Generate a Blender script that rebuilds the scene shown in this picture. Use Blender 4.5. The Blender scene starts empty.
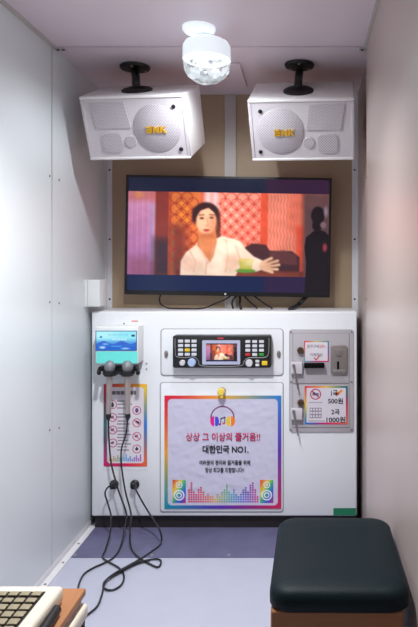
import bpy, bmesh, math, random
import numpy as np
from mathutils import Vector, Matrix, Euler

random.seed(4)
RNG = np.random.default_rng(7)
SC = bpy.context.scene
COL = SC.collection
R = math.radians

# ------------------------------------------------------------------ camera, world, exposure
FPX, VX, VY, EYE = 610.0, 306.0, 267.0, 1.138
cam = bpy.data.cameras.new('camera'); camo = bpy.data.objects.new('camera', cam); COL.objects.link(camo)
cam.sensor_fit = 'HORIZONTAL'; cam.sensor_width = 36; cam.lens = 36 * FPX / 418
cam.shift_x = -(VX - 209) / 418; cam.shift_y = -(313.5 - VY) / 418
cam.clip_start = 0.02
camo.location = (0, 0, EYE); camo.rotation_euler = (R(90), 0, 0)
SC.camera = camo
SC.view_settings.view_transform = 'Standard'; SC.view_settings.look = 'None'
SC.view_settings.gamma = 1; SC.view_settings.use_curve_mapping = False
SC.view_settings.exposure = 0.0

W = bpy.data.worlds.new('corridor_light'); SC.world = W; W.use_nodes = True
W.node_tree.nodes['Background'].inputs[0].default_value = (1.0, 0.97, 0.99, 1)
W.node_tree.nodes['Background'].inputs[1].default_value = 0.22

lb = bpy.data.lights.new('booth_ceiling_bulb', 'POINT'); lb.energy = 1.6; lb.color = (0.96, 0.985, 1.0); lb.shadow_soft_size = 0.05
lbo = bpy.data.objects.new('booth_ceiling_bulb', lb); COL.objects.link(lbo); lbo.location = (-0.36, 1.55, 1.86)
ld_ = bpy.data.lights.new('booth_downlight', 'SPOT'); ld_.energy = 112; ld_.color = (0.95, 0.985, 1.0); ld_.shadow_soft_size = 0.04
ld_.spot_size = R(124); ld_.spot_blend = 1.0
ldo = bpy.data.objects.new('booth_downlight', ld_); COL.objects.link(ldo); ldo.location = (-0.36, 1.5, 1.93); ldo.rotation_euler = (R(8), 0, 0)
BALL_POWER = 8.0
BALL_WIDE = 21.0
BALL_COLOR = (0.93, 0.985, 1.0)

# ------------------------------------------------------------------ helpers
def P(px, py, Y):
    return Vector(((px - VX) / FPX * Y, Y, EYE - (py - VY) / FPX * Y))
def F(px, py, z=0.006):
    Y = (EYE - z) * FPX / (py - VY)
    return Vector(((px - VX) / FPX * Y, Y, z))
def lin(c):
    c = np.asarray(c, float) / 255.0
    return np.where(c <= 0.04045, c / 12.92, ((c + 0.055) / 1.055) ** 2.4)
MATS = {}
def mat(name, rgb, rough=0.5, metal=0.0, spec=0.5, emit=None, estr=0.0, vary=0.06, scale=30.0, bump=0.0, stretch=None, coat=0.0):
    if name in MATS: return MATS[name]
    m = bpy.data.materials.new(name); m.use_nodes = True
    n = m.node_tree.nodes; l = m.node_tree.links; b = n['Principled BSDF']
    c = lin(rgb)
    b.inputs['Roughness'].default_value = rough; b.inputs['Metallic'].default_value = metal
    b.inputs['Specular IOR Level'].default_value = spec
    b.inputs['Coat Weight'].default_value = coat
    tc = n.new('ShaderNodeTexCoord'); nz = n.new('ShaderNodeTexNoise'); nz.inputs['Scale'].default_value = scale
    nz.inputs['Detail'].default_value = 4
    if stretch:
        mp = n.new('ShaderNodeMapping'); mp.inputs['Scale'].default_value = stretch
        l.new(tc.outputs['Object'], mp.inputs[0]); l.new(mp.outputs[0], nz.inputs['Vector'])
    else:
        l.new(tc.outputs['Object'], nz.inputs['Vector'])
    mx = n.new('ShaderNodeMix'); mx.data_type = 'RGBA'
    mx.inputs['A'].default_value = (*(c * (1 - vary)), 1); mx.inputs['B'].default_value = (*np.minimum(c * (1 + vary), 1), 1)
    l.new(nz.outputs['Fac'], mx.inputs['Factor']); l.new(mx.outputs['Result'], b.inputs['Base Color'])
    if bump:
        bp = n.new('ShaderNodeBump'); bp.inputs['Strength'].default_value = bump; bp.inputs['Distance'].default_value = 0.002
        l.new(nz.outputs['Fac'], bp.inputs['Height']); l.new(bp.outputs['Normal'], b.inputs['Normal'])
    if emit is not None:
        b.inputs['Emission Color'].default_value = (*lin(emit), 1); b.inputs['Emission Strength'].default_value = estr
    MATS[name] = m
    return m
def attr_mat(name, emission=0.0, rough=0.4, spec=0.5, bump=0.0, scale=40.0):
    m = bpy.data.materials.new(name); m.use_nodes = True
    n = m.node_tree.nodes; l = m.node_tree.links; b = n['Principled BSDF']
    a = n.new('ShaderNodeAttribute'); a.attribute_name = 'paint'
    b.inputs['Roughness'].default_value = rough; b.inputs['Specular IOR Level'].default_value = spec
    if emission:
        b.inputs['Base Color'].default_value = (0.01, 0.01, 0.012, 1)
        l.new(a.outputs['Color'], b.inputs['Emission Color']); b.inputs['Emission Strength'].default_value = emission
    else:
        l.new(a.outputs['Color'], b.inputs['Base Color'])
    if bump:
        tc = n.new('ShaderNodeTexCoord'); nz = n.new('ShaderNodeTexNoise'); nz.inputs['Scale'].default_value = scale
        l.new(tc.outputs['Object'], nz.inputs['Vector'])
        bp = n.new('ShaderNodeBump'); bp.inputs['Strength'].default_value = bump; bp.inputs['Distance'].default_value = 0.01
        l.new(nz.outputs['Fac'], bp.inputs['Height']); l.new(bp.outputs['Normal'], b.inputs['Normal'])
    return m

def origin(o):
    v = Vector((0, 0, 0))
    while o is not None:
        v = v + o.location; o = o.parent
    return v
def link(name, me, m, parent=None, local=False, smooth=None, at=None):
    """mesh in world coordinates (or in the parent's own, if local) -> one object"""
    o = bpy.data.objects.new(name, me); COL.objects.link(o)
    if m is not None: me.materials.append(m)
    if smooth is not None:
        for p in me.polygons: p.use_smooth = True
        me.set_sharp_from_angle(angle=R(smooth))
    if parent is not None:
        o.parent = parent
        if not local: me.transform(Matrix.Translation(-origin(parent)))
    else:
        co = np.array([v.co[:] for v in me.vertices])
        lo_, hi_ = co.min(0), co.max(0)
        base = Vector(at) if at is not None else Vector(((lo_[0] + hi_[0]) / 2, (lo_[1] + hi_[1]) / 2, lo_[2]))
        me.transform(Matrix.Translation(-base)); o.location = base
    return o
def obj(name, bm, m, parent=None, local=False, smooth=40, at=None):
    me = bpy.data.meshes.new(name); bmesh.ops.recalc_face_normals(bm, faces=bm.faces[:]); bm.to_mesh(me); bm.free()
    return link(name, me, m, parent, local, smooth, at)
def tag(o, label, cat, group=None):
    o['label'] = label; o['category'] = cat
    if group: o['group'] = group
    return o
def thing(name, label, cat, loc=(0, 0, 0), rot=(0, 0, 0), group=None):
    o = bpy.data.objects.new(name, None); COL.objects.link(o); o.empty_display_size = 0.05
    o.location = loc; o.rotation_euler = rot
    return tag(o, label, cat, group)
def struct(name, bm, m, parent=None, smooth=40):
    o = obj(name, bm, m, parent, smooth=smooth)
    if parent is None: o['kind'] = 'structure'
    return o
def B(): return bmesh.new()
def box(bm, a, b, bevel=0.0, seg=2):
    a = Vector(a); b = Vector(b)
    r = bmesh.ops.create_cube(bm, size=1)
    vs = r['verts']
    for v in vs:
        v.co = Vector(((a.x + b.x) / 2 + v.co.x * (b.x - a.x), (a.y + b.y) / 2 + v.co.y * (b.y - a.y), (a.z + b.z) / 2 + v.co.z * (b.z - a.z)))
    if bevel:
        es = list({e for v in vs for e in v.link_edges})
        bmesh.ops.bevel(bm, geom=es, offset=bevel, segments=seg, affect='EDGES', profile=0.5)
    return bm
def cyl(bm, p0, p1, r0, r1=None, n=24, caps=True):
    p0 = Vector(p0); p1 = Vector(p1); r1 = r0 if r1 is None else r1
    d = p1 - p0; q = d.to_track_quat('Z', 'Y').to_matrix().to_4x4()
    M = Matrix.Translation((p0 + p1) / 2) @ q
    bmesh.ops.create_cone(bm, cap_ends=caps, cap_tris=False, segments=n, radius1=r0, radius2=r1, depth=d.length, matrix=M)
    return bm
def lathe(bm, p, axis, prof, n=32):
    """prof: list of (r, h) along axis from p"""
    q = Vector(axis).to_track_quat('Z', 'Y').to_matrix(); p = Vector(p); rings = []
    for r, h in prof:
        if r < 1e-6: rings.append([bm.verts.new(p + q @ Vector((0, 0, h)))])
        else: rings.append([bm.verts.new(p + q @ Vector((r * math.cos(2 * math.pi * k / n), r * math.sin(2 * math.pi * k / n), h))) for k in range(n)])
    for A, C in zip(rings, rings[1:]):
        for k in range(n):
            if len(A) == 1 and len(C) > 1: bm.faces.new((A[0], C[k], C[(k + 1) % n]))
            elif len(C) == 1 and len(A) > 1: bm.faces.new((A[k], A[(k + 1) % n], C[0]))
            elif len(A) > 1: bm.faces.new((A[k], A[(k + 1) % n], C[(k + 1) % n], C[k]))
    return bm
def spline(pts, per=8):
    pts = [Vector(p) for p in pts]; out = []
    for i in range(len(pts) - 1):
        p0 = pts[max(i - 1, 0)]; p1 = pts[i]; p2 = pts[i + 1]; p3 = pts[min(i + 2, len(pts) - 1)]
        for k in range(per):
            t = k / per
            out.append(0.5 * ((2 * p1) + (p2 - p0) * t + (2 * p0 - 5 * p1 + 4 * p2 - p3) * t * t + (3 * p1 - p0 - 3 * p2 + p3) * t ** 3))
    out.append(pts[-1]); return out
def tube(bm, pts, r, n=8, closed=False):
    rings = []; prev = Vector((0.3, 0.9, 0.2)).normalized()
    for i, p in enumerate(pts):
        d = (pts[min(i + 1, len(pts) - 1)] - pts[max(i - 1, 0)])
        if d.length < 1e-9: d = Vector((0, 0, 1))
        d.normalize(); u = prev - d * prev.dot(d)
        if u.length < 1e-4: u = d.orthogonal()
        u.normalize(); v = d.cross(u); prev = u
        rr = r(i / (len(pts) - 1)) if callable(r) else r
        rings.append([bm.verts.new(p + (u * math.cos(2 * math.pi * k / n) + v * math.sin(2 * math.pi * k / n)) * rr) for k in range(n)])
    for A, C in zip(rings, rings[1:]):
        for k in range(n): bm.faces.new((A[k], A[(k + 1) % n], C[(k + 1) % n], C[k]))
    bm.faces.new(rings[0][::-1]); bm.faces.new(rings[-1])
    return bm
def rpoly(x0, z0, x1, z1, r, n=6):
    """rounded rectangle outline, counter-clockwise"""
    out = []
    for cx, cz, a in ((x1 - r, z1 - r, 0), (x0 + r, z1 - r, 90), (x0 + r, z0 + r, 180), (x1 - r, z0 + r, 270)):
        for k in range(n + 1):
            t = R(a + 90 * k / n); out.append((cx + r * math.cos(t), cz + r * math.sin(t)))
    return out
def slab(bm, outline, y0, y1, bevel=0.0):
    """outline in x,z; extruded from the back y1 to the front y0"""
    vs = [bm.verts.new((x, y1, z)) for x, z in outline]; f = bm.faces.new(vs)
    r = bmesh.ops.extrude_face_region(bm, geom=[f]); nv = [e for e in r['geom'] if isinstance(e, bmesh.types.BMVert)]
    for v in nv: v.co.y = y0
    if bevel:
        nf = [e for e in r['geom'] if isinstance(e, bmesh.types.BMFace)][0]
        bmesh.ops.bevel(bm, geom=list(nf.edges), offset=bevel, segments=2, affect='EDGES', profile=0.5)
    return bm
def rslab(bm, pxbox, Y, t, r_px=2.0, bevel=0.0, grow=0.0):
    """rounded plate whose front (at distance Y) covers a box of the picture plane; t thick"""
    a = P(pxbox[0], pxbox[1], Y); b = P(pxbox[2], pxbox[3], Y); r = r_px / FPX * Y
    return slab(bm, rpoly(min(a.x, b.x) - grow, min(a.z, b.z) - grow, max(a.x, b.x) + grow, max(a.z, b.z) + grow, max(r, 0.0005)), Y, Y + t, bevel)
def text_bm(s, w, h, bold=0.0, ext=0.0004, shear=0.0):
    cu = bpy.data.curves.new('t', 'FONT'); cu.body = s; cu.size = 1; cu.offset = bold; cu.shear = shear
    cu.extrude = 0.0; cu.resolution_u = 3
    o = bpy.data.objects.new('t', cu); COL.objects.link(o); bpy.context.view_layer.update()
    dg = bpy.context.evaluated_depsgraph_get()
    me = bpy.data.meshes.new_from_object(o.evaluated_get(dg))
    bpy.data.objects.remove(o); bpy.data.curves.remove(cu)
    bm = B(); bm.from_mesh(me); bpy.data.meshes.remove(me)
    bmesh.ops.remove_doubles(bm, verts=bm.verts[:], dist=1e-5)
    xs = [v.co.x for v in bm.verts]; ys = [v.co.y for v in bm.verts]
    sx = w / (max(xs) - min(xs)); sz = h / (max(ys) - min(ys)); cx = (max(xs) + min(xs)) / 2; cz = (max(ys) + min(ys)) / 2
    for v in bm.verts: v.co = Vector(((v.co.x - cx) * sx, 0, (v.co.y - cz) * sz))
    r = bmesh.ops.extrude_face_region(bm, geom=bm.faces[:])
    for e in r['geom']:
        if isinstance(e, bmesh.types.BMVert): e.co.y -= ext
    return bm
def put(bm, v): bmesh.ops.translate(bm, verts=bm.verts[:], vec=Vector(v)); return bm
def text(name, s, pxbox, Y, m, parent, bold=0.0, ext=0.0004):
    a = P(pxbox[0], pxbox[1], Y); b = P(pxbox[2], pxbox[3], Y)
    bm = text_bm(s, b.x - a.x, a.z - b.z, bold, ext); put(bm, ((a.x + b.x) / 2, Y, (a.z + b.z) / 2))
    return obj(name, bm, m, parent, smooth=None)

class Canvas:
    """a flat picture painted on a fine grid; coordinates run x0..x1, y0..y1 downwards"""
    def __init__(s, x0, y0, x1, y1, nx, ny, rgb):
        s.b = (x0, y0, x1, y1); s.nx, s.ny = nx, ny
        s.X, s.Y = np.meshgrid(np.linspace(x0, x1, nx), np.linspace(y0, y1, ny)); s.d = (x1 - x0) / nx
        s.im = np.zeros((ny, nx, 3)) + np.array(rgb, float)
    def put(s, mask, rgb):
        mask = np.clip(mask, 0, 1)[..., None]; s.im = s.im * (1 - mask) + np.asarray(rgb, float) * mask
    def rect(s, x0, y0, x1, y1, rgb, a=1, soft=None):
        k = soft or s.d
        m = np.minimum(np.minimum(s.X - x0, x1 - s.X), np.minimum(s.Y - y0, y1 - s.Y)) / k + 0.5
        s.put(np.clip(m, 0, 1) * a, rgb)
    def ell(s, cx, cy, rx, ry, rgb, a=1, soft=None, rot=0):
        k = soft or s.d; c, n = math.cos(rot), math.sin(rot)
        u = (s.X - cx) * c + (s.Y - cy) * n; v = -(s.X - cx) * n + (s.Y - cy) * c
        q = np.sqrt((u / rx) ** 2 + (v / ry) ** 2)
        s.put(np.clip((1 - q) * min(rx, ry) / k + 0.5, 0, 1) * a, rgb)
    def ring(s, cx, cy, r, w, rgb, a=1):
        q = np.sqrt((s.X - cx) ** 2 + (s.Y - cy) ** 2)
        s.put(np.clip((w / 2 - abs(q - r)) / s.d + 0.5, 0, 1) * a, rgb)
    def line(s, x0, y0, x1, y1, w, rgb, a=1):
        dx, dy = x1 - x0, y1 - y0; L = dx * dx + dy * dy + 1e-9
        t = np.clip(((s.X - x0) * dx + (s.Y - y0) * dy) / L, 0, 1)
        q = np.hypot(s.X - x0 - t * dx, s.Y - y0 - t * dy)
        s.put(np.clip((w / 2 - q) / s.d + 0.5, 0, 1) * a, rgb)
    def poly(s, pts, rgb, a=1):
        acc = np.zeros_like(s.X)
        for ox in (-0.33, 0, 0.33):
            for oy in (-0.33, 0, 0.33):
                x = s.X + ox * s.d; y = s.Y + oy * s.d; ins = np.zeros(x.shape, bool)
                for (ax, ay), (bx, by) in zip(pts, pts[1:] + pts[:1]):
                    if ay == by: continue
                    ins ^= ((ay > y) != (by > y)) & (x < (bx - ax) * (y - ay) / (by - ay) + ax)
                acc += ins
        s.put(acc / 9 * a, rgb)
    def blur(s, r):
        k = max(1, int(round(r / s.d)))
        for ax in (0, 1):
            for _ in range(2):
                p = np.pad(s.im, [(k, k) if a == ax else (0, 0) for a in range(3)], mode='edge'); L = s.im.shape[ax]
                s.im = sum(np.take(p, range(j, j + L), axis=ax) for j in range(2 * k + 1)) / (2 * k + 1)
    def mesh(s, name, pos, wrinkle=None):
        """pos(x, y) -> (X, Z) arrays; y of the mesh 0, wrinkle pushes towards the front"""
        px, pz = pos(s.X, s.Y); yy = np.zeros_like(px) if wrinkle is None else -wrinkle(s.X, s.Y)
        co = np.stack([px, yy, pz], -1).reshape(-1, 3)
        i = np.arange(s.ny * s.nx).reshape(s.ny, s.nx)
        q = np.stack([i[:-1, :-1], i[1:, :-1], i[1:, 1:], i[:-1, 1:]], -1).reshape(-1, 4)
        me = bpy.data.meshes.new(name); me.from_pydata(co.tolist(), [], q.tolist())
        at = me.attributes.new('paint', 'FLOAT_COLOR', 'POINT')
        c = np.concatenate([lin(np.clip(s.im, 0, 255)).reshape(-1, 3), np.ones((s.nx * s.ny, 1))], 1)
        at.data.foreach_set('color', c.astype(np.float32).ravel())
        for p in me.polygons: p.use_smooth = True
        return me
def smoothnoise(X, Y, scale, seed, oct=3):
    r = np.random.default_rng(seed); out = np.zeros_like(X)
    for o in range(oct):
        for k in range(5):
            a = r.uniform(0, 2 * math.pi); f = 2 * math.pi / scale * (1.7 ** o) * r.uniform(0.7, 1.3)
            out += np.sin((X * math.cos(a) + Y * math.sin(a)) * f + r.uniform(0, 6.28)) / (1.6 ** o) / 5
    return out

# ------------------------------------------------------------------ materials
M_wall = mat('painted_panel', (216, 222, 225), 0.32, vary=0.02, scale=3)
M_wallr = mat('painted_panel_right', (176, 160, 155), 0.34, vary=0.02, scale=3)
M_ceil = mat('ceiling_panel', (226, 212, 220), 0.45, vary=0.02, scale=3)
M_back = mat('back_wall_paint', (180, 156, 129), 0.5, vary=0.03, scale=5)
M_trim = mat('white_trim', (228, 226, 230), 0.4, vary=0.03)
M_trimgrey = mat('grey_trim', (196, 188, 184), 0.45, vary=0.03)
M_dark = mat('dark_joint', (62, 58, 60), 0.7)
M_floor = mat('lavender_vinyl', (186, 188, 205), 0.5, vary=0.05, scale=14, bump=0.05)
M_sheet = mat('dark_floor_sheet', (102, 101, 132), 0.38, vary=0.35, scale=9, bump=0.05)
M_cab = mat('white_cabinet_lacquer', (236, 238, 242), 0.35, vary=0.02, scale=6)
M_cabdoor = mat('white_door_lacquer', (234, 236, 241), 0.33, vary=0.02, scale=6)
M_seam = mat('door_seam_grey', (150, 147, 152), 0.6)
M_plinth = mat('dark_plinth', (38, 32, 34), 0.6)
M_black = mat('black_plastic', (22, 22, 25), 0.4)
M_blackm = mat('black_metal', (20, 20, 22), 0.45, metal=0.2)
M_panelgrey = mat('grey_powder_coat', (178, 172, 178), 0.5, vary=0.06, scale=120)
M_silver = mat('silver_metal', (190, 188, 186), 0.32, metal=0.85, vary=0.05)
M_steel = mat('brushed_steel', (146, 138, 136), 0.42, metal=0.55, vary=0.12, scale=60)
M_mesh = mat('mic_mesh', (138, 140, 146), 0.5, metal=0.4, vary=0.3, scale=500, bump=0.6)
M_michandle = mat('mic_champagne_metal', (176, 166, 164), 0.35, metal=0.45, vary=0.04)
M_cable = mat('black_cable_rubber', (26, 26, 30), 0.28, spec=0.6)
M_spk = mat('white_speaker_shell', (238, 234, 234), 0.45, vary=0.03)
M_gold = mat('gold_letters', (232, 178, 30), 0.35, metal=0.35)
M_vinyl = mat('black_vinyl', (7, 23, 29), 0.55, spec=0.18, vary=0.3, scale=220, bump=0.25)
M_wood = mat('brown_wood_veneer', (142, 92, 54), 0.5, vary=0.18, scale=9, stretch=(1, 1, 12), bump=0.05)
M_woodtop = mat('orange_brown_wood', (168, 112, 70), 0.45, vary=0.12, scale=12, stretch=(12, 1, 1))
M_cream = mat('cream_plastic', (222, 214, 198), 0.42)
M_key = mat('beige_keys', (150, 138, 110), 0.5, vary=0.12)
M_whiteplastic = mat('white_plastic', (230, 233, 233), 0.4, vary=0.02)
M_btn = mat('grey_buttons', (205, 206, 214), 0.45)
M_btny = mat('yellow_button', (228, 190, 40), 0.45)
M_btnr = mat('red_button', (190, 40, 48), 0.45)
M_btng = mat('green_button', (40, 150, 50), 0.45)
M_knobblue = mat('pale_blue_knob', (170, 190, 226), 0.35)
M_knob = mat('pale_knob', (206, 204, 212), 0.35)
M_yellow = mat('yellow_lock', (238, 208, 90), 0.35)
M_green = mat('green_sticker', (26, 122, 84), 0.5)
M_ink = mat('black_ink', (38, 36, 46), 0.6)
M_inkmag = mat('crimson_ink', (200, 36, 92), 0.6)
M_inkgrey = mat('grey_ink', (104, 92, 108), 0.6)
M_inkred = mat('red_ink', (206, 52, 70), 0.6)
M_gap = mat('slot_black', (10, 9, 10), 0.7, spec=0.08)
M_tape = mat('clear_tape', (226, 226, 232), 0.25)

def grille_mat():
    m = bpy.data.materials.new('perforated_grille'); m.use_nodes = True
    n = m.node_tree.nodes; l = m.node_tree.links; b = n['Principled BSDF']; b.inputs['Roughness'].default_value = 0.5
    tc = n.new('ShaderNodeTexCoord'); sp = n.new('ShaderNodeSeparateXYZ'); l.new(tc.outputs['Object'], sp.inputs[0])
    def mth(op, a, bb=None):
        k = n.new('ShaderNodeMath'); k.operation = op
        for i, v in enumerate((a, bb)):
            if v is None: continue
            if isinstance(v, float): k.inputs[i].default_value = v
            else: l.new(v, k.inputs[i])
        return k.outputs[0]
    s = 0.0105
    fx = mth('SINE', mth('MULTIPLY', sp.outputs['X'], 2 * math.pi / s)); fz = mth('SINE', mth('MULTIPLY', sp.outputs['Z'], 2 * math.pi / s))
    p = mth('MULTIPLY', fx, fz)
    rp = n.new('ShaderNodeValToRGB'); l.new(mth('ADD', mth('MULTIPLY', p, 0.5), 0.5), rp.inputs[0])
    rp.color_ramp.elements[0].position = 0.52; rp.color_ramp.elements[0].color = (*lin((200, 192, 198)), 1)
    rp.color_ramp.elements[1].position = 0.78; rp.color_ramp.elements[1].color = (*lin((150, 143, 149)), 1)
    l.new(rp.outputs[0], b.inputs['Base Color'])
    return m
M_grille = grille_mat()

def dome_mat():
    m = bpy.data.materials.new('clear_faceted_dome'); m.use_nodes = True
    n = m.node_tree.nodes; l = m.node_tree.links; out = n['Material Output']; n.remove(n['Principled BSDF'])
    g = n.new('ShaderNodeBsdfGlossy'); g.inputs['Roughness'].default_value = 0.08; g.inputs['Color'].default_value = (0.95, 0.97, 1, 1)
    lw = n.new('ShaderNodeLayerWeight'); lw.inputs[0].default_value = 0.35
    mr = n.new('ShaderNodeMapRange'); mr.inputs['To Min'].default_value = 0.22; mr.inputs['To Max'].default_value = 0.75
    l.new(lw.outputs['Facing'], mr.inputs['Value'])
    tr = n.new('ShaderNodeBsdfTransparent'); tr.inputs[0].default_value = (0.9, 0.92, 0.94, 1)
    mx = n.new('ShaderNodeMixShader'); l.new(mr.outputs[0], mx.inputs[0]); l.new(tr.outputs[0], mx.inputs[1]); l.new(g.outputs[0], mx.inputs[2])
    tc = n.new('ShaderNodeTexCoord'); vo = n.new('ShaderNodeTexVoronoi'); vo.inputs['Scale'].default_value = 42
    l.new(tc.outputs['Object'], vo.inputs['Vector'])
    em = n.new('ShaderNodeEmission'); em.inputs[0].default_value = (0.92, 0.97, 1, 1)
    sx = n.new('ShaderNodeSeparateXYZ'); l.new(vo.outputs['Color'], sx.inputs[0])
    m2 = n.new('ShaderNodeMapRange'); m2.inputs['From Min'].default_value = 0.15; m2.inputs['From Max'].default_value = 0.9; m2.inputs['To Min'].default_value = 0.3; m2.inputs['To Max'].default_value = 1.1
    l.new(sx.outputs['X'], m2.inputs['Value']); l.new(m2.outputs[0], em.inputs[1])
    m3 = n.new('ShaderNodeMixShader'); m3.inputs[0].default_value = 0.55
    l.new(mx.outputs[0], m3.inputs[1]); l.new(em.outputs[0], m3.inputs[2])
    l.new(m3.outputs[0], out.inputs[0])
    return m
M_dome = dome_mat()
M_lampglow = mat('glowing_white_plastic', (235, 240, 242), 0.4, emit=(225, 238, 248), estr=0.6, vary=0.02)
M_led = mat('lamp_led', (20, 20, 22), 0.6, emit=(235, 242, 255), estr=0.95, vary=0.3, scale=60)

# ------------------------------------------------------------------ the room
XL, XR, CZ = -0.948, 0.2257, 1.959
YS, YB, YF = 2.276, 2.905, 0.35      # panel seam, back wall, open end of the booth
XR2 = 0.2457
struct('floor', box(B(), (-1.1, -1.6, -0.05), (0.7, 3.0, 0)), M_floor)
SHY = 1.138 * FPX / (558 - VY)
fs = struct('trim_1', box(B(), (XL + 0.001, SHY, 0.0002), (XR2 - 0.001, YB - 0.001, 0.0025)), M_sheet)
for x in (75, 152, 229):
    obj('screw', lathe(B(), F(x, 555, 0.0025), (0, 0, 1), [(0, .0), (.006, 0), (.005, .0022), (0, .0028)], 12), M_silver, fs)
wl = struct('wall_left', box(B(), (XL - 0.04, YF, 0), (XL, YS - 0.004, 2.02)), M_wall)
wl2 = struct('wall_left_rear', box(B(), (XL - 0.04, YS + 0.004, 0), (XL, YB, 2.02)), M_wall)
struct('trim_2', box(B(), (XL - 0.03, YS - 0.0039, 0), (XL - 0.004, YS + 0.0039, CZ)), M_dark)
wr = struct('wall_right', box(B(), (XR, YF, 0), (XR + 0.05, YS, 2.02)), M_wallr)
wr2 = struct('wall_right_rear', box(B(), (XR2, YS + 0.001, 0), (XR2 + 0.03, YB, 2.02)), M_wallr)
wb = struct('wall_back', box(B(), (XL - 0.04, YB, 0), (XR2 + 0.05, YB + 0.05, 2.02)), M_back)
struct('ceiling', box(B(), (XL, YF, CZ), (XR, YS - 0.005, CZ + 0.04)), M_ceil)
struct('ceiling_rear', box(B(), (XL, YS + 0.005, CZ), (XR2, YB, CZ + 0.04)), M_ceil)
struct('trim_3', box(B(), (XL, YS - 0.0049, CZ + 0.004), (XR2, YS + 0.0049, CZ + 0.03)), M_dark)
# angle trims: along the left floor edge, the ceiling edges and the rear corners
bl = struct('baseboard_left', box(box(B(), (XL, 1.2, 0), (XL + 0.028, SHY + 0.32, 0.004), 0.001, 1), (XL, 1.2, 0.0041), (XL + 0.003, SHY + 0.32, 0.026), 0.001, 1), M_trim)
for yy in (2.02, 2.18, 2.34, 2.5):
    obj('screw', lathe(B(), (XL + 0.016, yy, 0.004), (0, 0, 1), [(0, 0), (.005, 0), (.004, .002), (0, .0026)], 12), M_steel, bl)
struct('trim_4', box(B(), (XL, YF, CZ - 0.003), (XL + 0.02, YS - 0.01, CZ), 0.001, 1), M_trimgrey)
struct('trim_5', box(B(), (XR - 0.012, YF, CZ - 0.003), (XR, YS - 0.01, CZ), 0.001, 1), M_trimgrey)
def corner(name, x0, s):
    o = struct(name, box(box(B(), (x0, YB - 0.003, 0), (x0 + s * 0.026, YB, CZ), 0.0008, 1), (x0, YB - 0.03, 0), (x0 + s * 0.003, YB - 0.0031, CZ), 0.0008, 1), M_trim)
    for z in (1.27, 0.985, 1.6):
        obj('screw', lathe(B(), (x0 + s * 0.014, YB - 0.003, z), (0, -1, 0), [(0, 0), (.005, 0), (.004, .002), (0, .003)], 12), M_dark, o)
corner('trim_6', XL, 1); corner('trim_7', XR2, -1)
a = P(224.5, 100, YB - 0.012); b_ = P(236, 100, YB - 0.012)
struct('trim_8', box(B(), (a.x, YB - 0.012, 0.3), (b_.x, YB, CZ), 0.001, 1), M_trimgrey)
def wallscrew(par, px, py):
    Y = -0.948 * FPX / (px - VX)
    obj('screw', lathe(B(), P(px, py, Y), (1, 0, 0), [(0, 0), (.005, 0), (.004, .002), (0, .0028)], 12), M_steel, par)
for px, py in ((49.5, 176), (49.5, 302), (49.5, 430)): wallscrew(wl, px, py)
for px, py in ((59, 180), (59, 303), (59, 428)): wallscrew(wl2, px, py)
for z in (1.47, 1.02):
    obj('screw', lathe(B(), (XR, YS - 0.012, z), (-1, 0, 0), [(0, 0), (.005, 0), (.004, .002), (0, .0028)], 12), M_steel, wr)
# small steel cleats where the ceiling joint meets the walls
for nm, x, s in (('trim_9', XL, 1), ('trim_10', XR2, -1)):
    o = struct(nm, box(B(), (x, YS + 0.006, CZ - 0.002), (x + s * 0.045, YS + 0.04, CZ), 0.0006, 1), M_trimgrey)
    for k in (0.014, 0.034):
        obj('screw', lathe(B(), (x + s * k, YS + 0.022, CZ - 0.002), (0, 0, -1), [(0, 0), (.006, 0), (.005, .003), (0, .004)], 12), M_dark, o)

# ------------------------------------------------------------------ ceiling lamp and plate
t = thing('party_lamp', 'lit clear faceted ball lamp in a white housing on the ceiling', 'lamp', (-0.345, 2.12, 1.77))
lc = Vector((-0.345, 2.12, 0))
obj('ceiling_plate', lathe(B(), lc + Vector((-.022, -.03, CZ)), (0, 0, -1), [(0, 0), (.056, 0), (.056, .01), (.048, .018), (0, .018)], 40), M_lampglow, t)
obj('lamp_socket', lathe(B(), lc + Vector((-.006, -.005, CZ - .018)), (0, 0, -1), [(0, 0), (.03, 0), (.034, .02), (0, .02)], 32), M_whiteplastic, t)
obj('housing', lathe(B(), lc + Vector((0, 0, CZ - .036)), (0, 0, -1), [(0, 0), (.062, 0), (.076, .008), (.082, .02), (.083, .066), (.079, .066), (.076, .02), (0, .012)], 48), M_lampglow, t)
bm = B()
lathe(bm, lc + Vector((0, 0, CZ - .102)), (0, 0, -1), [(.080, 0), (.083, .012), (.079, .034), (.066, .056), (.042, .073), (.016, .081), (0, .083)], 14)
bmesh.ops.triangulate(bm, faces=bm.faces[:])
for v in bm.verts: v.co += Vector((random.uniform(-1, 1), random.uniform(-1, 1), random.uniform(-1, 1))) * 0.002
d = obj('dome', bm, M_dome, t, smooth=None)
for k in range(14):
    a1 = random.uniform(0, 6.28); rr = random.uniform(.028, .058); bm = B()
    bmesh.ops.create_icosphere(bm, subdivisions=1, radius=random.uniform(.005, .010), matrix=Matrix.Translation(lc + Vector((rr * math.cos(a1), rr * math.sin(a1), CZ - .108 - random.uniform(0, .03)))))
    obj('light_emitter', bm, M_led, t, smooth=None)
for pw, ang, bl_, tilt, drop in ((BALL_POWER, 122, 1.0, -8, .160), (BALL_WIDE, 180, 0.45, 0, .116)):
    pl = bpy.data.lights.new('party_lamp_light', 'SPOT'); pl.energy = pw * 1.9; pl.color = BALL_COLOR
    pl.shadow_soft_size = 0.02; pl.spot_size = R(ang); pl.spot_blend = bl_
    po = bpy.data.objects.new('light', pl); COL.objects.link(po); po.parent = t; po.rotation_euler = (R(tilt), 0, 0); po.location = lc + Vector((0, 0, CZ - drop)) - t.location
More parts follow.
